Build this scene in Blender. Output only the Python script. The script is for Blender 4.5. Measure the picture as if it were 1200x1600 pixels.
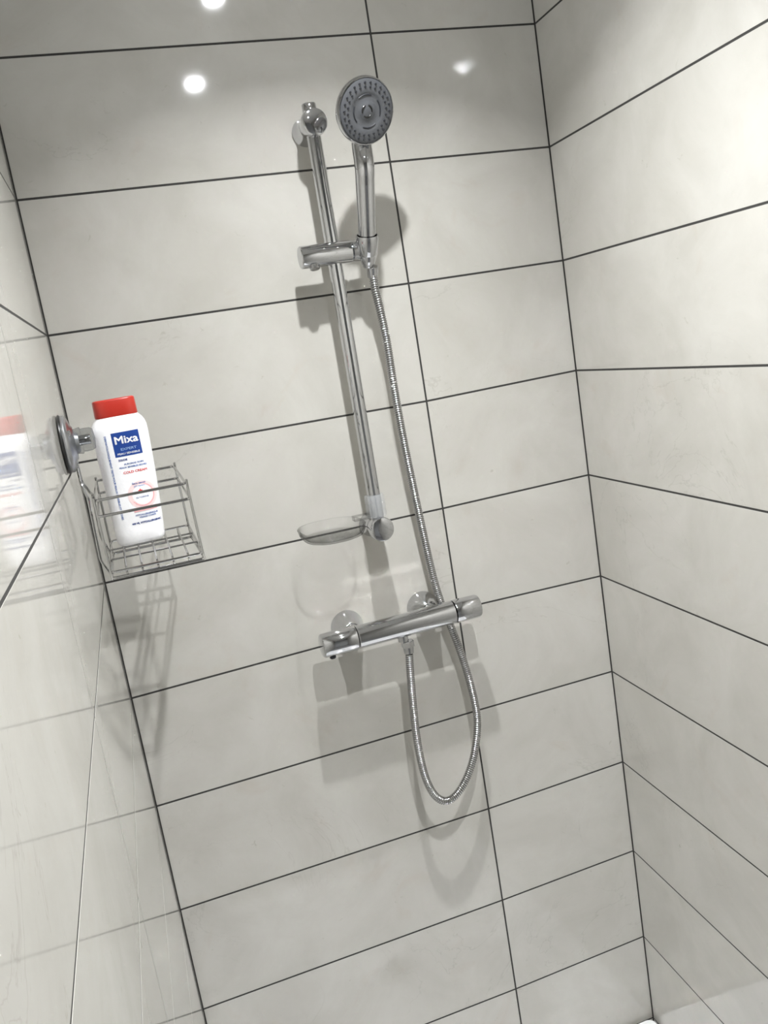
import bpy, bmesh, math, random
from mathutils import Vector, Matrix
import mathutils.noise as mn
random.seed(4)
for o in list(bpy.data.objects): bpy.data.objects.remove(o)
SC = bpy.context.scene
COL = SC.collection
# ------------------------------------------------------------------ camera
CD = bpy.data.cameras.new('camera'); CAM = bpy.data.objects.new('camera', CD); COL.objects.link(CAM)
CAM.matrix_world = Matrix([[0.9383226, 0.208722, -0.2756552, -0.8523532], [-0.3064648, 0.1329146, -0.9425566, -1.4900033], [-0.1600937, 0.9689008, 0.1886827, 1.5265505], [0, 0, 0, 1]])
CD.sensor_fit = 'VERTICAL'; CD.sensor_height = 36.0; CD.lens = 31.0548
CD.clip_start = 0.01; CD.clip_end = 20
SC.camera = CAM
# ------------------------------------------------------------------ exposure, world
SC.view_settings.view_transform = 'Standard'
SC.view_settings.look = 'None'
SC.view_settings.exposure = -0.18
SC.view_settings.gamma = 1.0
SC.view_settings.use_curve_mapping = False
SC.cycles.caustics_reflective = True
SC.cycles.caustics_refractive = True
SC.cycles.blur_glossy = 0.0
SC.cycles.use_guiding = True
SC.cycles.use_adaptive_sampling = False
SC.cycles.use_light_tree = False
SC.cycles.sample_clamp_indirect = 0
SC.cycles.max_bounces = 12
SC.cycles.transparent_max_bounces = 16
SC.cycles.use_denoising = True
W = bpy.data.worlds.new('room_world'); SC.world = W
W.use_nodes = True
W.node_tree.nodes['Background'].inputs[0].default_value = (0.9, 0.93, 1.0, 1)
W.node_tree.nodes['Background'].inputs[1].default_value = 0.10
ZC = 2.27                      # ceiling height
LAMPS = [(-0.458, -0.484, 8.6), (-0.440, -1.030, 12.8)]
def area_lamp(x, y, power, name, size=0.030, spread=118, col=(0.985, 0.992, 1.0)):
    l = bpy.data.lights.new(name, 'AREA'); l.shape = 'DISK'; l.size = size
    l.energy = power; l.spread = math.radians(spread); l.color = col
    o = bpy.data.objects.new(name, l); COL.objects.link(o)
    o.location = (x, y, ZC - 0.016)
    return o
for i, (x, y, pw) in enumerate(LAMPS): area_lamp(x, y, pw, 'downlight_beam')

# ------------------------------------------------------------------ helpers
def mat(name, base=(0.8, 0.8, 0.8), rough=0.5, metal=0.0, **kw):
    m = bpy.data.materials.new(name); m.use_nodes = True
    b = m.node_tree.nodes['Principled BSDF']
    b.inputs['Base Color'].default_value = (*base, 1)
    b.inputs['Roughness'].default_value = rough
    b.inputs['Metallic'].default_value = metal
    for k, v in kw.items():
        b.inputs[k.replace('_', ' ')].default_value = v
    return m
def noise_rough(m, scale, lo, hi):
    nt = m.node_tree; b = nt.nodes['Principled BSDF']
    n = nt.nodes.new('ShaderNodeTexNoise'); n.inputs['Scale'].default_value = scale
    r = nt.nodes.new('ShaderNodeMapRange'); r.inputs['To Min'].default_value = lo; r.inputs['To Max'].default_value = hi
    nt.links.new(n.outputs['Fac'], r.inputs['Value']); nt.links.new(r.outputs['Result'], b.inputs['Roughness'])
    return m
def obj(name, bm, m, parent=None, smooth=True, loc=None):
    me = bpy.data.meshes.new(name)
    bmesh.ops.recalc_face_normals(bm, faces=bm.faces)
    for f in bm.faces: f.smooth = smooth
    bm.to_mesh(me); bm.free()
    if m: me.materials.append(m)
    if smooth:
        try: me.set_sharp_from_angle(angle=math.radians(38))
        except Exception: pass
    o = bpy.data.objects.new(name, me); COL.objects.link(o)
    if parent is not None: o.parent = parent
    if loc is not None: o.location = loc
    return o
def empty(name, loc, label, cat, group=None):
    o = bpy.data.objects.new(name, None); COL.objects.link(o); o.location = loc
    o.empty_display_size = 0.03
    o['label'] = label; o['category'] = cat
    if group: o['group'] = group
    return o
def frame(axis):
    a = Vector(axis).normalized()
    r = Vector((0, 0, 1)) if abs(a.z) < 0.9 else Vector((1, 0, 0))
    u = r.cross(a).normalized(); v = a.cross(u)
    return u, v, a
def lathe(bm, origin, axis, prof, seg=40, caps=True):
    """prof: list of (distance along axis, radius)"""
    o = Vector(origin); u, v, a = frame(axis)
    rings = []
    for (t, r) in prof:
        if r < 1e-6: rings.append([bm.verts.new(o + a * t)])
        else: rings.append([bm.verts.new(o + a * t + (u * math.cos(k * math.tau / seg) + v * math.sin(k * math.tau / seg)) * r) for k in range(seg)])
    for A, B in zip(rings, rings[1:]):
        for k in range(seg):
            k2 = (k + 1) % seg
            if len(A) == 1 and len(B) == 1: continue
            if len(A) == 1: bm.faces.new((A[0], B[k], B[k2]))
            elif len(B) == 1: bm.faces.new((A[k], A[k2], B[0]))
            else: bm.faces.new((A[k], A[k2], B[k2], B[k]))
    if caps:
        if len(rings[0]) > 1: bm.faces.new(rings[0])
        if len(rings[-1]) > 1: bm.faces.new(rings[-1])
    return bm
def tube(bm, pts, rad, seg=10, caps=True, closed=False):
    pts = [Vector(p) for p in pts]; n = len(pts)
    rf = rad if callable(rad) else (lambda i: rad)
    tan = []
    for i in range(n):
        if closed: t = pts[(i + 1) % n] - pts[i - 1]
        else: t = pts[min(i + 1, n - 1)] - pts[max(i - 1, 0)]
        tan.append(t.normalized())
    u, v, _ = frame(tan[0]); rings = []
    for i in range(n):
        if i:
            u = (u - tan[i] * u.dot(tan[i])).normalized(); v = tan[i].cross(u)
        r = rf(i)
        rings.append([bm.verts.new(pts[i] + (u * math.cos(k * math.tau / seg) + v * math.sin(k * math.tau / seg)) * r) for k in range(seg)])
    for i in range(n if closed else n - 1):
        A, B = rings[i], rings[(i + 1) % n]
        for k in range(seg):
            k2 = (k + 1) % seg
            bm.faces.new((A[k], A[k2], B[k2], B[k]))
    if caps and not closed:
        bm.faces.new(rings[0]); bm.faces.new(rings[-1])
    return bm
def catmull(P, per=10, closed=False):
    P = [Vector(p) for p in P]; out = []; n = len(P)
    for i in range(n if closed else n - 1):
        if closed: a, b, c, d = P[i - 1], P[i], P[(i + 1) % n], P[(i + 2) % n]
        else: a, b, c, d = P[max(i - 1, 0)], P[i], P[i + 1], P[min(i + 2, n - 1)]
        for k in range(per):
            t = k / per
            out.append(0.5 * ((2 * b) + (c - a) * t + (2 * a - 5 * b + 4 * c - d) * t * t + (3 * b - a - 3 * c + d) * t ** 3))
    if not closed: out.append(P[-1])
    return out
def fillet(P, r, closed=False, k=5):
    """round the corners of a polyline"""
    P = [Vector(p) for p in P]; n = len(P); out = []
    for i in range(n):
        if not closed and i in (0, n - 1): out.append(P[i]); continue
        a, b, c = P[i - 1], P[i], P[(i + 1) % n]
        d1 = (a - b); d2 = (c - b); q = min(r, d1.length * 0.45, d2.length * 0.45)
        s, e = b + d1.normalized() * q, b + d2.normalized() * q
        for j in range(k + 1):
            t = j / k
            out.append(s * (1 - t) ** 2 + b * 2 * t * (1 - t) + e * t * t)
    return out
def box(bm, lo, hi):
    x0, y0, z0 = lo; x1, y1, z1 = hi
    v = [bm.verts.new(p) for p in ((x0, y0, z0), (x1, y0, z0), (x1, y1, z0), (x0, y1, z0), (x0, y0, z1), (x1, y0, z1), (x1, y1, z1), (x0, y1, z1))]
    for f in ((0, 3, 2, 1), (4, 5, 6, 7), (0, 1, 5, 4), (1, 2, 6, 5), (2, 3, 7, 6), (3, 0, 4, 7)): bm.faces.new([v[i] for i in f])
    return bm

# ------------------------------------------------------------------ materials
def tile_material(name='cream_glazed_tile', base_a=(0.545, 0.536, 0.500), base_b=(0.480, 0.468, 0.430), rough=0.06):
    m = bpy.data.materials.new(name); m.use_nodes = True
    nt = m.node_tree; N = nt.nodes; L = nt.links; b = N['Principled BSDF']
    geo = N.new('ShaderNodeTexCoord'); oi = N.new('ShaderNodeObjectInfo')
    off = N.new('ShaderNodeVectorMath'); off.operation = 'MULTIPLY_ADD'
    comb = N.new('ShaderNodeCombineXYZ')
    for i in range(3): L.new(oi.outputs['Random'], comb.inputs[i])
    off.inputs[1].default_value = (37.0, 91.0, 53.0)
    L.new(comb.outputs[0], off.inputs[0]); L.new(geo.outputs['Object'], off.inputs[2])
    def noise(scale, det, rg, dist=0.0):
        n = N.new('ShaderNodeTexNoise'); n.inputs['Scale'].default_value = scale
        n.inputs['Detail'].default_value = det; n.inputs['Roughness'].default_value = rg
        n.inputs['Distortion'].default_value = dist; L.new(off.outputs[0], n.inputs['Vector']); return n
    def ramp(src, p0, p1, c0, c1):
        r = N.new('ShaderNodeValToRGB'); r.color_ramp.elements[0].position = p0; r.color_ramp.elements[1].position = p1
        r.color_ramp.elements[0].color = (*c0, 1); r.color_ramp.elements[1].color = (*c1, 1); L.new(src, r.inputs[0]); return r
    cl = ramp(noise(5.5, 7, 0.62, 0.6).outputs['Fac'], 0.36, 0.66, base_b, base_a)
    # rusty and pinkish cloudlets
    warm = ramp(noise(9, 5, 0.6, 1.2).outputs['Fac'], 0.60, 0.80, (1, 1, 1), (0.965, 0.925, 0.90))
    mx = N.new('ShaderNodeMixRGB'); mx.blend_type = 'MULTIPLY'; mx.inputs[0].default_value = 1
    L.new(cl.outputs[0], mx.inputs[1]); L.new(warm.outputs[0], mx.inputs[2])
    # thin grey veins
    v = noise(3.2, 6, 0.55, 2.6)
    ab = N.new('ShaderNodeMath'); ab.operation = 'SUBTRACT'; ab.inputs[1].default_value = 0.5; L.new(v.outputs['Fac'], ab.inputs[0])
    ab2 = N.new('ShaderNodeMath'); ab2.operation = 'ABSOLUTE'; L.new(ab.outputs[0], ab2.inputs[0])
    vein = ramp(ab2.outputs[0], 0.0, 0.006, (0.88, 0.87, 0.86), (1, 1, 1))
    gate = ramp(noise(2.6, 2, 0.5).outputs['Fac'], 0.54, 0.64, (0, 0, 0), (1, 1, 1))
    mv = N.new('ShaderNodeMixRGB'); mv.blend_type = 'MULTIPLY'
    L.new(gate.outputs[0], mv.inputs[0]); L.new(mx.outputs[0], mv.inputs[1]); L.new(vein.outputs[0], mv.inputs[2])
    # small dark flecks
    fl = ramp(noise(60, 3, 0.6, 0.8).outputs['Fac'], 0.70, 0.78, (1, 1, 1), (0.80, 0.78, 0.74))
    fg = N.new('ShaderNodeMixRGB'); fg.blend_type = 'MULTIPLY'; fg.inputs[0].default_value = 0.8
    L.new(mv.outputs[0], fg.inputs[1]); L.new(fl.outputs[0], fg.inputs[2])
    L.new(fg.outputs[0], b.inputs['Base Color'])
    rr = N.new('ShaderNodeMapRange'); rr.inputs['To Min'].default_value = rough * 0.8; rr.inputs['To Max'].default_value = rough * 1.3
    L.new(noise(14, 3, 0.5).outputs['Fac'], rr.inputs['Value']); L.new(rr.outputs['Result'], b.inputs['Roughness'])
    b.inputs['IOR'].default_value = 1.5
    bp = N.new('ShaderNodeBump'); bp.inputs['Strength'].default_value = 0.02; bp.inputs['Distance'].default_value = 0.002
    L.new(noise(11, 2, 0.5).outputs['Fac'], bp.inputs['Height']); L.new(bp.outputs[0], b.inputs['Normal'])
    return m
TILE = tile_material()
GROUT = noise_rough(mat('dark_grey_grout', (0.035, 0.034, 0.032), 0.9), 200, 0.8, 1.0)
PAINT = noise_rough(mat('white_ceiling_paint', (0.72, 0.72, 0.70), 0.8), 90, 0.7, 0.9)
REARM = noise_rough(mat('grey_wall_paint', (0.42, 0.43, 0.44), 0.8), 90, 0.7, 0.9)
FLOORM = noise_rough(mat('grey_floor_tile', (0.20, 0.20, 0.20), 0.4), 30, 0.3, 0.5)
CHROME = noise_rough(mat('polished_chrome', (0.56, 0.565, 0.58), 0.05, 1.0), 60, 0.035, 0.07)
BRUSHED = mat('brushed_chrome_flat', (0.95, 0.95, 0.95), 0.11, 1.0)
DULL = mat('dull_chrome', (0.42, 0.43, 0.45), 0.28, 1.0)
CHROMEW = mat('chrome_wire', (0.48, 0.48, 0.48), 0.12, 1.0)
HOSEM = mat('spiral_chrome_steel', (0.40, 0.40, 0.40), 0.16, 1.0)
FACE = noise_rough(mat('grey_satin_plastic', (0.095, 0.10, 0.11), 0.38, 0.15), 80, 0.32, 0.4)
RUBBER = mat('dark_rubber', (0.02, 0.022, 0.028), 0.55)
BLACK = mat('black_rubber_seal', (0.008, 0.008, 0.008), 0.3)
ACRYL = noise_rough(mat('white_acrylic', (0.86, 0.87, 0.88), 0.15), 40, 0.1, 0.2)
def clear_plastic(name, tint=(0.985, 0.985, 0.985), edge=(0.28, 0.28, 0.27)):
    """thin clear plastic: lets light straight through, tinted more where seen edge-on, with a sharp surface reflection"""
    m = bpy.data.materials.new(name); m.use_nodes = True
    nt = m.node_tree; N = nt.nodes; L = nt.links
    for n in list(N): N.remove(n)
    out = N.new('ShaderNodeOutputMaterial'); tr = N.new('ShaderNodeBsdfTransparent'); gl = N.new('ShaderNodeBsdfGlossy')
    gl.inputs['Roughness'].default_value = 0.04
    lw = N.new('ShaderNodeLayerWeight'); lw.inputs['Blend'].default_value = 0.45
    mc = N.new('ShaderNodeMixRGB'); mc.inputs[1].default_value = (*tint, 1); mc.inputs[2].default_value = (*edge, 1)
    f1 = N.new('ShaderNodeMath'); f1.operation = 'POWER'; f1.inputs[1].default_value = 3.0; L.new(lw.outputs['Facing'], f1.inputs[0]); L.new(f1.outputs[0], mc.inputs[0]); L.new(mc.outputs[0], tr.inputs['Color'])
    f0 = N.new('ShaderNodeMath'); f0.operation = 'POWER'; f0.inputs[1].default_value = 5.0
    L.new(lw.outputs['Facing'], f0.inputs[0])
    fr = N.new('ShaderNodeMath'); fr.operation = 'MULTIPLY_ADD'; fr.inputs[1].default_value = 0.30; fr.inputs[2].default_value = 0.02
    L.new(f0.outputs[0], fr.inputs[0])
    mx = N.new('ShaderNodeMixShader'); L.new(fr.outputs[0], mx.inputs[0]); L.new(tr.outputs[0], mx.inputs[1]); L.new(gl.outputs[0], mx.inputs[2])
    L.new(mx.outputs[0], out.inputs['Surface'])
    return m
CLEAR = clear_plastic('clear_soap_dish_plastic')
CLEARG = clear_plastic('clear_knob_acrylic', (0.78, 0.79, 0.80), (0.40, 0.41, 0.43))
FROST = bpy.data.materials.new('frosted_clip_plastic'); FROST.use_nodes = True
_n = FROST.node_tree; _p = _n.nodes['Principled BSDF']; _p.inputs['Base Color'].default_value = (0.58, 0.60, 0.62, 1); _p.inputs['Roughness'].default_value = 0.2
_t = _n.nodes.new('ShaderNodeBsdfTransparent'); _m = _n.nodes.new('ShaderNodeMixShader'); _m.inputs[0].default_value = 0.26
_n.links.new(_t.outputs[0], _m.inputs[1]); _n.links.new(_p.outputs[0], _m.inputs[2]); _n.links.new(_m.outputs[0], _n.nodes['Material Output'].inputs['Surface'])
BOTW = noise_rough(mat('white_bottle_plastic', (0.86, 0.86, 0.88), 0.28, 0, IOR=1.45), 30, 0.24, 0.34)
REDM = noise_rough(mat('red_cap_plastic', (0.42, 0.026, 0.015), 0.30), 30, 0.25, 0.36)
BLUEP = mat('blue_print', (0.008, 0.045, 0.24), 0.35)
BLUET = mat('mid_blue_print', (0.03, 0.12, 0.42), 0.35)
LBLUE = mat('light_blue_print', (0.30, 0.45, 0.72), 0.35)
REDP = mat('red_print', (0.75, 0.06, 0.06), 0.35)
PINKP = mat('pink_print', (0.86, 0.66, 0.66), 0.35)
PINKR = mat('rose_ring_print', (0.82, 0.42, 0.44), 0.35)
WHITEP = mat('white_print', (0.88, 0.88, 0.90), 0.35)
GLOW = bpy.data.materials.new('downlight_glow'); GLOW.use_nodes = True
_b = GLOW.node_tree.nodes['Principled BSDF']; _b.inputs['Emission Color'].default_value = (0.95, 0.97, 1.0, 1); _b.inputs['Emission Strength'].default_value = 420.0

# ------------------------------------------------------------------ room shell
XL, XR, YF = -0.9076, 0.0, -2.4
ZB = -0.06
G = 0.0034        # joint width
REC = 0.0003      # joint depth below the tile faces
def struct(name, bm, m, loc=None):
    o = obj(name, bm, m, None, False, loc); o['kind'] = 'structure'; return o
T = 0.06
wb = struct('wall_back', box(bmesh.new(), (XL - REC - T, REC, ZB - T), (XR + REC + T, REC + T, ZC + T)), GROUT)
wl = struct('wall_left', box(bmesh.new(), (XL - REC - T, YF - T, ZB - T), (XL - REC, REC, ZC + T)), GROUT)
wr = struct('wall_right', box(bmesh.new(), (XR + REC, YF - T, ZB - T), (XR + REC + T, REC, ZC + T)), GROUT)
wf = struct('wall_front', box(bmesh.new(), (XL - .12, YF - T, ZB - T), (XR + REC, YF, ZC + T)), REARM)
fl = struct('floor', box(bmesh.new(), (XL - .12, YF, ZB - T), (XR + REC, REC, ZB)), FLOORM)
ce = struct('ceiling', box(bmesh.new(), (XL - .12, YF, ZC), (XR + REC, REC, ZC + T)), PAINT)

# joint heights where each row line meets the left corner, the upright joint and the right corner
H = 0.202
RJ = [0.003, -1.019, -2.003, -3.005, -3.999, -5.008, -6.001, -6.98, -7.989, -9.002]
MJ = [0.01, -1.0, -2.005, -3.032, -4.006, -4.962, -5.988, -7.008, -8.008, -9.024]
LJ = [0.0, -0.99, -1.997, -2.997, -3.991, -4.999, -5.992, -6.994, -8.004, -9.0]
def zrow(arr):
    z = [2.02 + (a * 0.85 + -i * 0.15) * H for i, a in enumerate(arr)]
    return [z[0] + H, *z, 0.0]
ZR, ZM, ZL = zrow(RJ), zrow(MJ), zrow(LJ)
ZTOP, ZBOT = [ZC - 0.0005], [ZB + 0.001]
def tile(parent, place, u0, u1, za0, za1, zb0, zb1):
    """one tile: a quad u0..u1; top z at u0/u1 = za0/za1, bottom = zb0/zb1, front at depth 0, arrised edges"""
    cu = (u0 + u1) / 2; cz = (za0 + zb0) / 2
    bm = bmesh.new(); b = 0.0002
    def ring(ins, d):
        return [bm.verts.new(place(u - cu, z - cz, d)) for u, z in
                ((u0 + ins, zb0 + ins), (u1 - ins, zb1 + ins), (u1 - ins, za1 - ins), (u0 + ins, za0 - ins))]
    f = ring(b, 0.0); m1 = ring(b * 0.3, b * 0.3 ); s = ring(0, b); k = ring(0, REC + 0.001)
    bm.faces.new(f)
    for A, B in ((f, m1), (m1, s), (s, k)):
        for i in range(4): bm.faces.new((A[i], A[(i + 1) % 4], B[(i + 1) % 4], B[i]))
    o = obj('tile', bm, TILE, parent, False)
    loc = Vector(place(cu, cz, 0)) - Vector(place(0, 0, 0)) + ORG[id(place)]
    o.location = loc
    return o
PB = lambda u, z, d: (u, d, z)
PL = lambda u, z, d: (-d, u, z)
PRW = lambda u, z, d: (d, u, z)
ORG = {id(PB): Vector((0, 0, 0)), id(PL): Vector((XL, 0, 0)), id(PRW): Vector((0, 0, 0))}
g = G / 2
XM = -0.3049
def rows(za, zb):
    A = [ZTOP[0] + g, *za, ZBOT[0] - g]; B = [ZTOP[0] + g, *zb, ZBOT[0] - g]
    return [(A[i] - g, B[i] - g, A[i + 1] + g, B[i + 1] + g) for i in range(len(A) - 1)]
for (a, b, c, d) in rows(ZL, ZM): tile(wb, PB, XL + 0.0022, XM - g, a, b, c, d)
for (a, b, c, d) in rows(ZM, ZR): tile(wb, PB, XM + g, XR - 0.0018, a, b, c, d)
ys = [-0.0026, -0.605, -1.207, -1.809, -2.398]
for wall, pl, zc, far in ((wl, PL, ZL, {}), (wr, PRW, ZR, {})):
    zf = [ZC - 0.048] + [2.02 - k * H for k in range(11)]
    ZZ = [zc, zf, zf, zf, zf]
    for k in range(4):
        y0, y1 = ys[k + 1] + (g if k < 3 else 0), ys[k] - (g if k else 0)
        # far end (towards the room) first: u0 is the smaller y
        for (a, b, c, d) in rows(ZZ[k + 1], ZZ[k]): tile(wall, pl, y0, y1, a, b, c, d)

# neither side wall stands quite square to the back wall
ANG_L, ANG_R = -0.0242, -0.0418
for w_, px, an in ((wl, XL, ANG_L), (wr, XR, ANG_R)):
    w_.rotation_euler = (0, 0, an)
    w_.location = (px - px * math.cos(an), -px * math.sin(an), 0)

# shower tray
tr = bmesh.new()
def rrect(cx, cy, hx, hy, r, z, n=6):
    out = []
    for sx, sy, a0 in ((1, 1, 0), (-1, 1, 90), (-1, -1, 180), (1, -1, 270)):
        for k in range(n + 1):
            a = math.radians(a0 + 90 * k / n)
            out.append(Vector((cx + sx * (hx - r) + r * math.cos(a), cy + sy * (hy - r) + r * math.sin(a), z)))
    return out
def loft(bm, loops, cap0=True, cap1=True):
    R = [[bm.verts.new(p) for p in l] for l in loops]
    n = len(R[0])
    for A, B in zip(R, R[1:]):
        for k in range(n): bm.faces.new((A[k], A[(k + 1) % n], B[(k + 1) % n], B[k]))
    if cap0: bm.faces.new(R[0])
    if cap1: bm.faces.new(R[-1])
    return bm
tx, ty, thx, thy = -0.451, -0.452, 0.4475, 0.4475
loft(tr, [rrect(tx, ty, thx, thy, .018, ZB + .0005), rrect(tx, ty, thx, thy, .018, 0.0), rrect(tx, ty, thx - .001, thy - .001, .018, 0.006), rrect(tx, ty, thx - .005, thy - .005, .016, 0.010),
          rrect(tx, ty, thx - .045, thy - .045, .03, 0.010), rrect(tx, ty, thx - .052, thy - .052, .03, 0.006), rrect(tx, ty, thx - .07, thy - .07, .05, -0.022), rrect(tx, ty, .06, .06, .03, -0.028)])
for v in tr.verts:
    k = (v.co.x - XL) / (XR - XL); v.co.x += v.co.y * (-k * ANG_R - (1 - k) * ANG_L)
tray = obj('shower_tray', tr, ACRYL)
tray['label'] = 'white shower tray on the floor, only one rounded corner showing at the bottom edge'
tray['category'] = 'shower tray'
dr = bmesh.new(); lathe(dr, (tx, ty, -0.0275), (0, 0, 1), [(0, .045), (.004, .045), (.006, .040), (.0065, 0)], 32)
d_ = obj('drain_cover', dr, CHROME, tray)

# downlights in the ceiling, seen as reflections in the glazed tiles
def downlight(x, y, label):
    t = empty('ceiling_downlight', (x, y, ZC), label, 'ceiling light', 'ceiling downlights')
    bm = bmesh.new(); lathe(bm, (0, 0, 0), (0, 0, -1), [(0, .046), (.004, .046), (.006, .042), (.006, .034), (.002, .0195)], 40, False)
    obj('trim_ring', bm, CHROME, t)
    bm = bmesh.new(); lathe(bm, (0, 0, 0), (0, 0, -1), [(.0005, .019), (.005, .0175), (.008, .013), (.0095, .006), (.0098, 0)], 32)
    obj('lens', bm, GLOW, t)
downlight(-0.458, -0.484, 'round ceiling downlight nearest the shower head, mirrored in the top tile row')
downlight(-0.440, -1.030, 'round ceiling downlight farther from the back wall, mirrored as the big bright spot upper left')

# ------------------------------------------------------------------ riser rail with slider
RX, RY = -0.4445, -0.050
rr = empty('riser_rail', (RX, 0, 1.21), 'chrome upright riser rail with a sliding holder, screwed to the tiled back wall', 'shower rail')
def rl(p): return (p[0] - RX, p[1], p[2] - 1.21)
bm = bmesh.new(); lathe(bm, rl((RX, RY, 1.195)), (0, 0, 1), [(0, .0105), (.001, .0115), (.70, .0115), (.7115, .0115), (.7125, .0108), (.7125, .0095), (.69, .0095)], 40, False)
obj('rail', bm, CHROME, rr)
for z in (1.876, 1.213):
    bm = bmesh.new()
    lathe(bm, rl((RX, 0, z)), (0, -1, 0), [(0.0002, .0215), (.003, .0225), (.012, .0190), (.022, .0172), (.034, .0176), (.046, .0195), (.062, .0213), (.068, .0213), (.0715, .0198), (.0730, .0165), (.0737, .008), (.0738, 0)], 44)
    o = obj('wall_bracket', bm, CHROME, rr)
# slider: a horizontal barrel through which the rail passes
SZ = 1.676
bm = bmesh.new(); lathe(bm, rl((-0.502, RY - .004, SZ)), (1, 0, 0), [(0, 0), (0, .0165), (.0015, .0180), (.084, .0182), (.0855, .0172)], 48)
sl = obj('slider', bm, CHROME, rr)
bm = bmesh.new(); lathe(bm, rl((-0.416, RY - .004, SZ)), (1, 0, 0), [(0, .0150), (.0018, .0172), (.020, .0178), (.036, .0172), (.041, .0150), (.042, 0)], 44)
obj('pivot_collar', bm, CHROME, sl)
bm = bmesh.new(); lathe(bm, rl((-0.482, RY - .010, SZ - .015)), (0, -.3, -1), [(0, .0085), (.0055, .0085), (.0065, .0075), (.0065, 0)], 24)
obj('release_button', bm, CHROME, sl)
HB, HT = Vector((-0.3910, -0.0640, 1.667)), Vector((-0.3900, -0.1240, 1.815))
HA = (HT - HB).normalized()
bm = bmesh.new(); c = Vector(rl(HB + HA * .0))
lathe(bm, c - HA * .002, HA, [(0, .0125), (0, .0150), (.002, .0162), (.030, .0188), (.0325, .0184), (.0325, .0165), (0, .0125)], 40, False)
obj('hand_shower_holder', bm, CHROME, sl)

# ------------------------------------------------------------------ hand shower
hs = empty('hand_shower', HB, 'round grey-faced chrome hand shower resting in the holder on the riser rail', 'hand shower')
HC = Vector((-0.3845, -0.1440, 1.866)) - HB
HN = Vector((0.20, -0.915, -0.36)).normalized()
up = HA
# head shell: built round the face normal
bm = bmesh.new()
lathe(bm, HC, HN, [(-.027, 0), (-.027, .016), (-.023, .030), (-.016, .0415), (-.009, .0470), (-.003, .0488), (.001, .0485), (.0032, .0475), (.0038, .0462), (.0028, .0455)], 72, False)
head = obj('head_shell', bm, CHROME, hs)
bm = bmesh.new()
lathe(bm, HC, HN, [(.0015, .0458), (.0036, .0450), (.0046, .0425), (.0048, .0300), (.0048, .0255), (.0044, .0248), (.0044, .0130), (.0048, .0124), (.0048, 0)], 72)
fp = obj('face_plate', bm, FACE, hs)
fu, fv, fa = frame(HN)
bm = bmesh.new()
for (n, r, ph) in ((26, .0395, 0), (24, .0335, .12)):
    for k in range(n):
        a = math.tau * k / n + ph
        c = HC + (fu * math.cos(a) + fv * math.sin(a)) * r + fa * .0042
        lathe(bm, c, HN, [(0, .0020), (.0016, .0016), (.0018, 0)], 8, False)
nz = obj('spray_nozzles', bm, RUBBER, fp, True); nz['kind'] = 'stuff'
def arc_slot(r, a0, a1, w, h):
    bm = bmesh.new(); n = 14
    pts = []
    for k in range(n + 1):
        a = a0 + (a1 - a0) * k / n
        pts.append((a, HC + (fu * math.cos(a) + fv * math.sin(a)) * r + fa * h))
    tube(bm, [p for _, p in pts], lambda i: w * (0.75 + 0.25 * math.sin(math.pi * i / n)), 8)
    return bm
for q in range(4):
    a = math.radians(90 * q + 12)
    obj('slot_ring', arc_slot(.0230, a - .50, a + .50, .0012, .0044), RUBBER, fp)
for q in range(3):
    a = math.radians(120 * q + 35)
    obj('centre_slot', arc_slot(.0085, a - .72, a + .72, .0016, .0044), BLACK, fp)
# handle: swept from the holder into the underside of the head
P = [Vector((0, 0, -.012)) - HA * 0 + HA * 0, ]
hp = [HA * -.016, HA * 0.0, HA * .03, HA * .07, HA * .11, HA * .135, HC - HN * .0155 - up * .052, HC - HN * .0165 - up * .036, HC - HN * .0165 - up * .018, HC - HN * .0165]
hp = catmull(hp, 6)
def hr(i):
    t = i / (len(hp) - 1)
    tab = [(0, .0110), (.08, .0135), (.25, .0145), (.45, .0152), (.62, .0158), (.75, .0155), (.85, .0145), (1, .011)]
    for (a, b), (c_, d) in zip(tab, tab[1:]):
        if t <= c_: return b + (d - b) * (t - a) / (c_ - a)
    return .012
bm = bmesh.new(); tube(bm, hp, hr, 32)
obj('handle', bm, CHROME, hs)
# spray selector lever under the face
bm = bmesh.new()
q = HC - up * .0455 + HN * .001
tube(bm, [q + up * .006, q, q - up * .010 - HN * .001], lambda i: (.0028, .0032, .0024)[i], 12)
obj('spray_lever', bm, FACE, hs)
bm = bmesh.new(); lathe(bm, HA * -.022, HA, [(0, .0078), (.002, .0092), (.010, .0098), (.012, .009)], 24)
obj('swivel_nut', bm, CHROME, hs)

# ------------------------------------------------------------------ mixer valve
VY, VZ = -0.070, 1.038
mv = empty('shower_mixer_valve', (-0.438, 0, VZ), 'chrome horizontal bar mixer valve with a handle at each end on the back wall', 'shower valve')
def vl(x, y=VY, z=VZ): return (x + 0.431, y, z - VZ)
bm = bmesh.new(); lathe(bm, vl(-0.5150), (1, 0, 0), [(0, .0195), (.001, .0205), (.0015, .0205), (.0017, .0206), (.1565, .0206), (.157, .0205), (.180, .0205), (.181, .0195)], 120)
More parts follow.
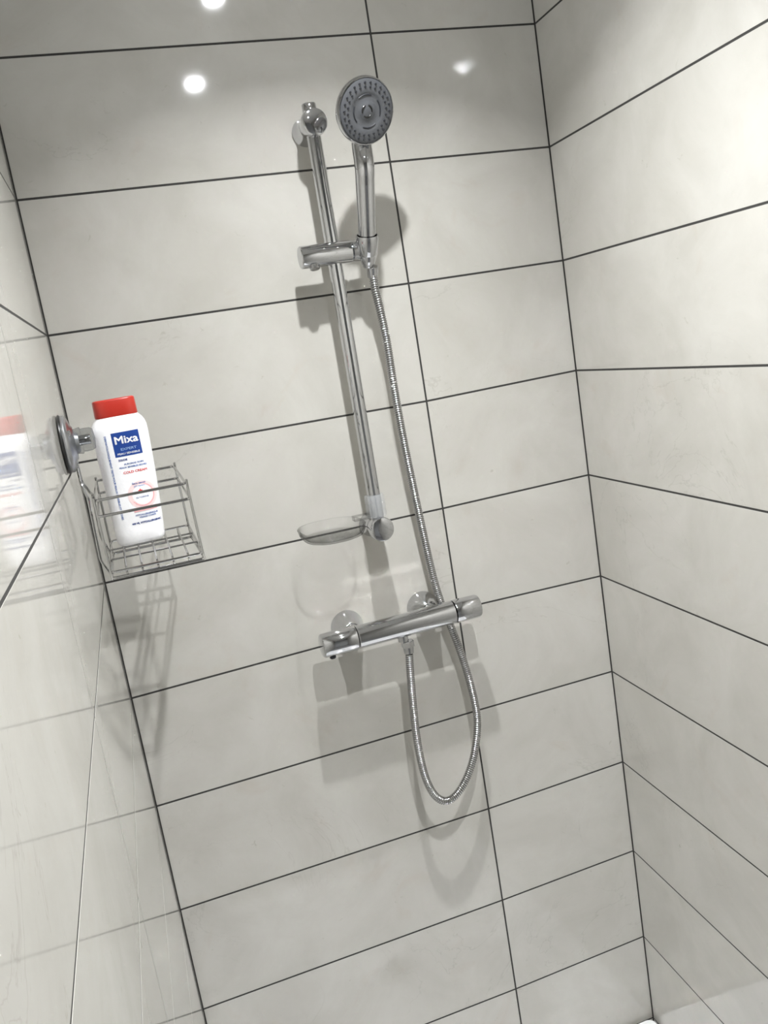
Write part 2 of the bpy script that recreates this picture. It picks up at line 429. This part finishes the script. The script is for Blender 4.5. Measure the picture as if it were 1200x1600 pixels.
# a narrow flat runs along the top rear of the body
fn = Vector((0, math.sin(math.radians(14)), math.cos(math.radians(14)))); fh = .0206 - .0007
for v in bm.verts:
    if .0016 + vl(-0.5150)[0] < v.co.x < .1568 + vl(-0.5150)[0]:
        q = Vector((0, v.co.y - VY, v.co.z)); e = q.dot(fn) - fh
        if e > 0: v.co -= fn * e
vb = obj('valve_body', bm, CHROME, mv)
vb.data.set_sharp_from_angle(angle=math.radians(4.2))
vb.data.materials.append(BRUSHED)
for p_ in vb.data.polygons:
    if p_.normal.dot(fn) > .9999: p_.material_index = 1; p_.use_smooth = False
bm = bmesh.new(); lathe(bm, vl(-0.5790), (1, 0, 0), [(0, 0), (.0, .0175), (.0012, .0195), (.003, .0208), (.0600, .0214), (.0622, .0208), (.0628, .0185)], 48)
hl = obj('temperature_handle', bm, CHROME, mv)
bm = bmesh.new(); lathe(bm, vl(-0.3330), (1, 0, 0), [(0, .0185), (.0006, .0205), (.003, .0212), (.044, .0208), (.0475, .0195), (.049, .0165), (.0490, 0)], 48)
hr_ = obj('flow_handle', bm, CHROME, mv)
bm = bmesh.new(); lathe(bm, vl(-0.563, VY - .004, VZ - .0195), (0, -.15, -1), [(0, .0055), (.004, .0055), (.0055, .004), (.0055, 0)], 20)
obj('safety_button', bm, RUBBER, hl)
for x in (-0.513, -0.367):
    bm = bmesh.new()
    lathe(bm, vl(x, 0, 1.0385), (0, -1, 0), [(.0002, .0300), (.0025, .0300), (.037, .0152), (.0375, .0135)], 48)
    obj('wall_rosette', bm, CHROME, mv)
    bm = bmesh.new(); lathe(bm, vl(x, 0, 1.0385), (0, -1, 0), [(.036, .0135), (.052, .0135), (.055, .012)], 6 if False else 32)
    obj('inlet_stub', bm, CHROME, mv)
OX = -0.4335
bm = bmesh.new(); lathe(bm, vl(OX, VY, VZ - .018), (0, 0, -1), [(0, .0095), (.010, .0095), (.010, .008)], 28)
obj('hose_outlet', bm, CHROME, mv)

# ------------------------------------------------------------------ hose
HO = [(-0.3845, -0.0555, 1.643), (-0.3835, -.0500, 1.610), (-0.381, -.0480, 1.590), (-0.376, -.0450, 1.529), (-0.375, -.0420, 1.448), (-0.372, -.038, 1.364), (-0.367, -.035, 1.278), (-0.361, -.031, 1.194),
      (-0.354, -.027, 1.108), (-0.346, -.0235, 1.053), (-0.335, -.024, 1.005), (-0.325, -.032, .948), (-0.319, -.040, .892), (-0.317, -.047, .837), (-0.323, -.052, .796), (-0.342, -.057, .745),
      (-0.370, -.060, .704), (-0.401, -.062, .685), (-0.425, -.063, .700), (-0.440, -.065, .744), (-0.4445, -.066, .813), (-0.4415, -.067, .887), (-0.437, -.0695, .953), (-0.4337, -.070, .985)]
ho = empty('shower_hose', HO[-1], 'spiral chrome shower hose looping down from the hand shower to the mixer valve', 'hose')
HO = [(x - .0068, y, z) for x, y, z in HO]
hv = Vector(HO[-1])
path = catmull([Vector(p) - hv for p in HO], 12)
# even steps of 1 mm
res, acc = [path[0]], 0.0
STEP = 0.00095
for a, b in zip(path, path[1:]):
    d = (b - a).length; t = 0
    while acc + (d - t) >= STEP:
        t += STEP - acc; acc = 0
        res.append(a + (b - a) * (t / d))
    acc += d - t
bm = bmesh.new()
tube(bm, res, lambda i: .0068 + (.0006, .0003, -.0010, .0003)[i % 4], 14)
obj('spiral_hose', bm, HOSEM, ho)
def nut(p, d, prof, n=6): 
    bm = bmesh.new(); lathe(bm, Vector(p) - hv, d, prof, n); return obj('hose_nut', bm, CHROME, ho, n > 8)
nut((-0.4403, -.070, 1.0085), (0, 0, -1), [(0, .0110), (.001, .0118), (.011, .0118), (.0115, .0100)])
nut((-0.4404, -.070, .9975), (-.02, 0, -1), [(0, .0098), (.012, .0085), (.013, .0070)], 24)
bm = bmesh.new(); lathe(bm, Vector(HO[0]) - hv - HA * .014, HA, [(0, .0072), (.001, .0085), (.018, .0105), (.019, .0095)], 24)
obj('hose_ferrule', bm, CHROME, ho)

# ------------------------------------------------------------------ clear soap dish on the rail
SX, SY, SZd = -0.535, -0.082, 1.222
sd = empty('soap_dish', (SX, SY, SZd), 'clear plastic oval soap dish clipped round the foot of the riser rail', 'soap dish')
def oval(hx, hy, z, n=56, e=2.5, cx=0, cy=0):
    out = []
    for k in range(n):
        a = math.tau * k / n; c, s = math.cos(a), math.sin(a)
        out.append(Vector((cx + hx * math.copysign(abs(c) ** (2 / e), c), cy + hy * math.copysign(abs(s) ** (2 / e), s), z)))
    return out
hx, hy = .054, .066
bm = bmesh.new()
loft(bm, [oval(hx - .012, hy - .012, .0), oval(hx - .006, hy - .006, .002), oval(hx - .001, hy - .001, .010), oval(hx, hy, .0165), oval(hx + .001, hy + .001, .0185), oval(hx, hy, .0195), oval(hx - .0022, hy - .0022, .0185),
          oval(hx - .003, hy - .003, .010), oval(hx - .008, hy - .008, .0045), oval(hx - .014, hy - .014, .0025)])
obj('dish_bowl', bm, CLEAR, sd)
for k in (-1, 0, 1):
    bm = bmesh.new(); tube(bm, fillet([(-.024 + .0, k * .018, .0025), (-.022, k * .018, .0060), (.022, k * .018, .0060), (.024, k * .018, .0025)], .002), .0012, 8)
    obj('drain_rib', bm, CLEAR, sd)
bm = bmesh.new()      # clip ring round the rail, and the arm to the dish
c = Vector((RX - SX, RY - SY, 0))
lathe(bm, c + Vector((0, 0, .012)), (0, 0, 1), [(0, .0122), (0, .0165), (.002, .0172), (.036, .0172), (.038, .0162), (.038, .0122), (0, .0122)], 40, False)
obj('rail_clip', bm, FROST, sd)
bm = bmesh.new()
loft(bm, [[Vector((x, c.y + sy, z)) for sy, z in ((-.010, .012), (.010, .012), (.010, .020), (-.010, .020))] for x in (hx - .006, c.x - .0150)])
obj('clip_arm', bm, CLEAR, sd)

# ------------------------------------------------------------------ wire basket on suction cup
BK = Vector((-0.902, -0.20, 1.28))
wbk = empty('wire_shower_basket', BK, 'small chrome wire basket hung from a suction cup on the left wall', 'shower basket')
def bl(*p): return Vector(p) - BK
def wire(name, pts, r=.0015, closed=False, fr=.006, parent=wbk, m=CHROMEW):
    bm = bmesh.new(); tube(bm, fillet([bl(*p) for p in pts], fr, closed), r, 8, True, closed)
    return obj(name, bm, m, parent)
XA, XB = -0.8745, -0.7505     # wall side, room side
YA, YB = -0.280, -0.105       # near end, far end
def rect(zn, zf, xa=XA, xb=XB, ya=YA, yb=YB): return [(xa, ya, zn), (xb, ya, zn), (xb - .004, yb, zf), (xa, yb, zf)]
wire('upper_rim_wire', rect(1.3825, 1.391, XA, XB - .005), .0020, True)
wire('middle_rim_wire', rect(1.361, 1.372, XA, XB - .003), .0020, True)
wire('base_rim_wire', rect(1.276, 1.278), .0022, True)
wire('inner_base_wire', rect(1.284, 1.297, XA + .001, XB - .001, YA + .001, YB - .001), .0018, True)
for (x, y, z0, z1) in ((XB, YA, 1.276, 1.3825), (XB - .004, YB, 1.278, 1.391), (XA, YA, 1.276, 1.3825), (XA, YB, 1.278, 1.391)):
    s = 1 if x > -.8 else 0
    q = -.0025 if y == YA else .0025
    wire('corner_post', [(x - .003 * s, y + q, z1 + .005), (x - .003 * s, y - q, z1 - .006), (x - .001 * s, y - q, z0 + .006), (x, y, z0 - .002)], .0018)
for k in range(1, 6):
    x = XA + (XB - XA) * k / 6
    wire('base_wire', [(x, YA, 1.276), (x, YA + .006, 1.287), (x - .002, YB - .004, 1.297), (x - .002, YB, 1.280)], .0014, fr=.003)
for k in (1, 2):
    y = YA + (YB - YA) * k / 3
    z = 1.287 + (y - YA) / (YB - YA) * .010
    wire('cross_wire', [(XA, y, z), (XB - .002 * k, y, z)], .0014)
# hanger wires from the cup to the rim
wire('hanger_wire', [(-0.8900, -.210, 1.450), (-0.8900, -.215, 1.402), (-0.8835, -.235, 1.380), (-0.8830, -.262, 1.366), (-0.8845, -.262, 1.300), (-0.8750, -.262, 1.2765)], .0018)
wire('hanger_wire', [(-0.8900, -.200, 1.450), (-0.8900, -.190, 1.402), (-0.8835, -.165, 1.382), (-0.8830, -.130, 1.376), (-0.8845, -.130, 1.310), (-0.8750, -.130, 1.2775)], .0018)
CUP = (-0.902, -0.212, 1.458)
bm = bmesh.new(); lathe(bm, bl(CUP[0] + .0005, CUP[1], CUP[2]), (1, 0, 0), [(0, .0400), (.0015, .0412), (.003, .0405), (.0045, .036), (.0055, 0)], 48)
cup = obj('suction_cup', bm, BLACK, wbk)
bm = bmesh.new(); lathe(bm, bl(CUP[0] + .0042, CUP[1], CUP[2]), (1, 0, 0), [(0, .0385), (.003, .0395), (.005, .0385), (.008, .0330), (.010, .0250), (.0125, .0225), (.0135, .0150), (.018, .0130), (.018, 0)], 48)
obj('cup_cover', bm, DULL, wbk)
bm = bmesh.new()
KP = [(.015, .0150), (.017, .0190), (.025, .0205), (.026, .0175), (.030, .0180), (.038, .0175), (.042, .0150), (.0435, 0)]
lathe(bm, bl(CUP[0] , CUP[1], CUP[2] + .002), (1, 0, 0), KP, 6)
obj('locking_knob', bm, CLEARG, wbk, False)
bm = bmesh.new(); lathe(bm, bl(CUP[0], CUP[1], CUP[2] + .002), (1, 0, 0), [(.015, .0070), (.036, .0070), (.0375, .006), (.0375, 0)], 20)
obj('knob_screw', bm, CHROME, wbk)
for k in range(3):
    a = math.radians(30 + 120 * k)
    c = bl(CUP[0] + .012, CUP[1] + .030 * math.cos(a), CUP[2] + .030 * math.sin(a))
    bm = bmesh.new(); lathe(bm, c, (1, 0, 0), [(-.003, .0045), (.002, .0045), (.003, .0035), (.003, 0)], 12)
    obj('clamp_stud', bm, CHROME, wbk)

wbk.location.x -= 0.0100; wbk.rotation_euler = (0, 0, -0.0242)
# ------------------------------------------------------------------ lotion bottle
BX, BY, BZ = -0.8245, -0.156, 1.2965
bt = empty('lotion_bottle', (BX - .0100, BY, BZ), 'white lotion bottle with a red cap and blue label standing in the wire basket', 'bottle')
bt.rotation_euler = (0, 0, math.radians(4)); bt.scale = (1.015, 1.015, 1.005)
# height: half width, half depth, x shift
BPROF = [(0.0, .0300, .0165, -.0025), (.0012, .0320, .0180, -.0025), (.005, .0338, .0195, -.0025), (.02, .0348, .0205, -.0020), (.06, .0362, .0215, -.001), (.10, .0372, .0220, 0), (.14, .0384, .0222, 0), (.158, .0388, .0222, 0),
         (.168, .0384, .0218, 0), (.1745, .0366, .0208, 0), (.180, .0335, .0195, 0), (.1835, .0302, .0182, 0), (.1850, .0290, .0172, 0)]
def bprof(z):
    for a, b in zip(BPROF, BPROF[1:]):
        if z <= b[0]:
            t = (z - a[0]) / (b[0] - a[0]); return [a[i] + (b[i] - a[i]) * t for i in (1, 2, 3)]
    return list(BPROF[-1][1:])
E_ = 2.9
def bfront(x, z, off=.0002):
    w, d, s = bprof(z); t = min(abs((x - s) / w), .985)
    return -d * (1 - t ** E_) ** (1 / E_) - off
bm = bmesh.new()
loft(bm, [oval(w, d, z, 72, E_, s) for z, w, d, s in BPROF])
obj('bottle_body', bm, BOTW, bt)
bm = bmesh.new()
loft(bm, [oval(.0286, .0165, .1848, 64, 3.2), oval(.0292, .0175, .1852, 64, 3.2), oval(.0296, .0178, .187, 64, 3.2), oval(.0290, .0174, .2075, 64, 3.2), oval(.0284, .0168, .2090, 64, 3.2), oval(.0270, .0155, .2098, 64, 3.2)])
cap = obj('flip_cap', bm, REDM, bt); cap['label'] = 'red flip cap'
def wrap(me, off):
    for v in me.vertices:
        x, z = v.co.x, v.co.y
        v.co = (x, bfront(x, z, off), z)
def grid_patch(name, f_in, x0, x1, z0, z1, m, off, nx=24, nz=24):
    bm = bmesh.new(); V = {}
    for i in range(nx + 1):
        for j in range(nz + 1):
            x = x0 + (x1 - x0) * i / nx; z = z0 + (z1 - z0) * j / nz
            V[i, j] = bm.verts.new((x, bfront(x, z, off), z))
    for i in range(nx):
        for j in range(nz):
            bm.faces.new((V[i, j], V[i + 1, j], V[i + 1, j + 1], V[i, j + 1]))
    return obj(name, bm, m, bt)
def text(s, cx, cz, size, m, off=.0003, bold=0.0, rot=0.0, width=None, name='label_text', parent=None):
    cu = bpy.data.curves.new('t', 'FONT'); cu.body = s; cu.size = size; cu.align_x = 'CENTER'; cu.align_y = 'CENTER'
    cu.resolution_u = 3
    to = bpy.data.objects.new('t', cu); COL.objects.link(to)
    dg = bpy.context.evaluated_depsgraph_get(); dg.update()
    me = bpy.data.meshes.new_from_object(to.evaluated_get(dg))
    bpy.data.objects.remove(to); bpy.data.curves.remove(cu)
    if bold:      # heavier strokes: the lettering laid down again a hair to each side
        b2 = bmesh.new()
        for dx, dy in ((0, 0), (bold, 0), (-bold, 0), (0, bold), (0, -bold)):
            me.transform(Matrix.Translation((dx, dy, 0))); b2.from_mesh(me); me.transform(Matrix.Translation((-dx, -dy, 0)))
        b2.to_mesh(me); b2.free()
    xs = [v.co.x for v in me.vertices]; sx = 1.0
    if width: sx = width / (max(xs) - min(xs))
    c, s_ = math.cos(rot), math.sin(rot)
    for v in me.vertices:
        x, y = v.co.x * sx, v.co.y
        v.co = (cx + x * c - y * s_, cz + x * s_ + y * c, 0)
    wrap(me, off); me.materials.clear(); me.materials.append(m); me.name = name
    o = bpy.data.objects.new(name, me); COL.objects.link(o); o.parent = parent or bt
    return o
lx = lambda x: x + 0.8245     # world x on the front face -> bottle x
lz = lambda z: z - 1.2965
PX0, PX1 = lx(-.8395), lx(-.8015)
LC = (PX0 + PX1) / 2
panel = grid_patch('label_panel', None, PX0, PX1, lz(1.4245), lz(1.4590), BLUEP, .00018)
text('Mixa', LC, lz(1.4475), .0150, WHITEP, .0004, .0004, 0, .0325, 'brand_lettering')
text('EXPERT', LC + .001, lz(1.4345), .0048, LBLUE, .0004, .0001, 0, .022)
text('PEAU SENSIBLE', LC, lz(1.4283), .0036, WHITEP, .0004, .0001, 0, .031)
text('DOUCHE', LC - .010, lz(1.4195), .0038, BLUEP, .0003, .0002, 0, .012)
text('SURGRAS SOIN', LC + .004, lz(1.4130), .0032, BLUET, .0003, .0001, 0, .027)
text('PEAUX SENSIBLES SECHES', LC + .002, lz(1.4085), .0032, BLUET, .0003, .0001, 0, .038)
text('COLD CREAM', LC + .0035, lz(1.4010), .0046, REDP, .0003, .00015, 0, .033)
# pale pink round emblem with ring, flower mark and red band
EC = (LC + .0065, lz(1.3660)); ER = .0205
def disc(name, r0, r1, m, off, a0=0, a1=math.tau, n=48):
    bm = bmesh.new(); A = []
    rs = [r0 + (r1 - r0) * k / 6 for k in range(7)]
    for r in rs:
        A.append([bm.verts.new((EC[0] + r * math.cos(a0 + (a1 - a0) * k / n), 0, EC[1] + r * math.sin(a0 + (a1 - a0) * k / n))) for k in range(n + 1)])
    for P_, Q_ in zip(A, A[1:]):
        for k in range(n): bm.faces.new((P_[k], P_[k + 1], Q_[k + 1], Q_[k]))
    for v in bm.verts: v.co.y = bfront(v.co.x, v.co.z, off)
    return obj(name, bm, m, bt)
disc('emblem_disc', .0002, ER, PINKP, .00016)
disc('emblem_centre', .0002, ER * .70, WHITEP, .00024)
disc('emblem_ring', ER * .74, ER * .82, PINKR, .00028, math.radians(-150), math.radians(75))
text('Sans savon', EC[0] - .002, EC[1] + .0175, .0038, BLUET, .0004, .0001, 0, .019)
text('pH neutre', EC[0] - .002, EC[1] + .0135, .0034, LBLUE, .0004, .0001, 0, .015)
bm = bmesh.new()
for k, (a, l) in enumerate(((90, .0050), (40, .0042), (140, .0042), (10, .0042), (170, .0042))):
    a = math.radians(a); d = Vector((math.cos(a), 0, math.sin(a))); n_ = Vector((-d.z, 0, d.x))
    c0 = Vector((EC[0] - .002, 0, EC[1] + .0045))
    bm.faces.new([bm.verts.new(p) for p in (c0, c0 + d * l * .5 + n_ * .0014, c0 + d * l, c0 + d * l * .5 - n_ * .0014)])
for v in bm.verts: v.co.y = bfront(v.co.x, v.co.z, .0004)
obj('flower_mark', bm, REDP, bt, False)
text('GLYCERINE', EC[0] - .001, EC[1] - .0035, .0030, BLUET, .0004, .00005, 0, .018)
grid_patch('red_band', None, EC[0] - .0165, EC[0] + .0165, lz(1.3425), lz(1.3480), PINKR, .00032, 12, 3)
text('HYPOALLERGENIQUE', EC[0] + .000, lz(1.3375), .0034, BLUET, .0003, .0001, 0, .032)
text('VISAGE CORPS', EC[0] + .001, lz(1.3340), .0030, BLUET, .0003, .0001, 0, .024)
text('400 ML HYPOALLERGENIC', EC[0] - .002, lz(1.3262), .0036, BLUEP, .0003, .0002, 0, .042)
text('DERMATOLOGIQUEMENT TESTE POUR PEAUX SENSIBLES ET SECHES', lx(-.8480), lz(1.396), .0036, BLUET, .0003, .0001, -math.pi / 2, .121, 'side_lettering')
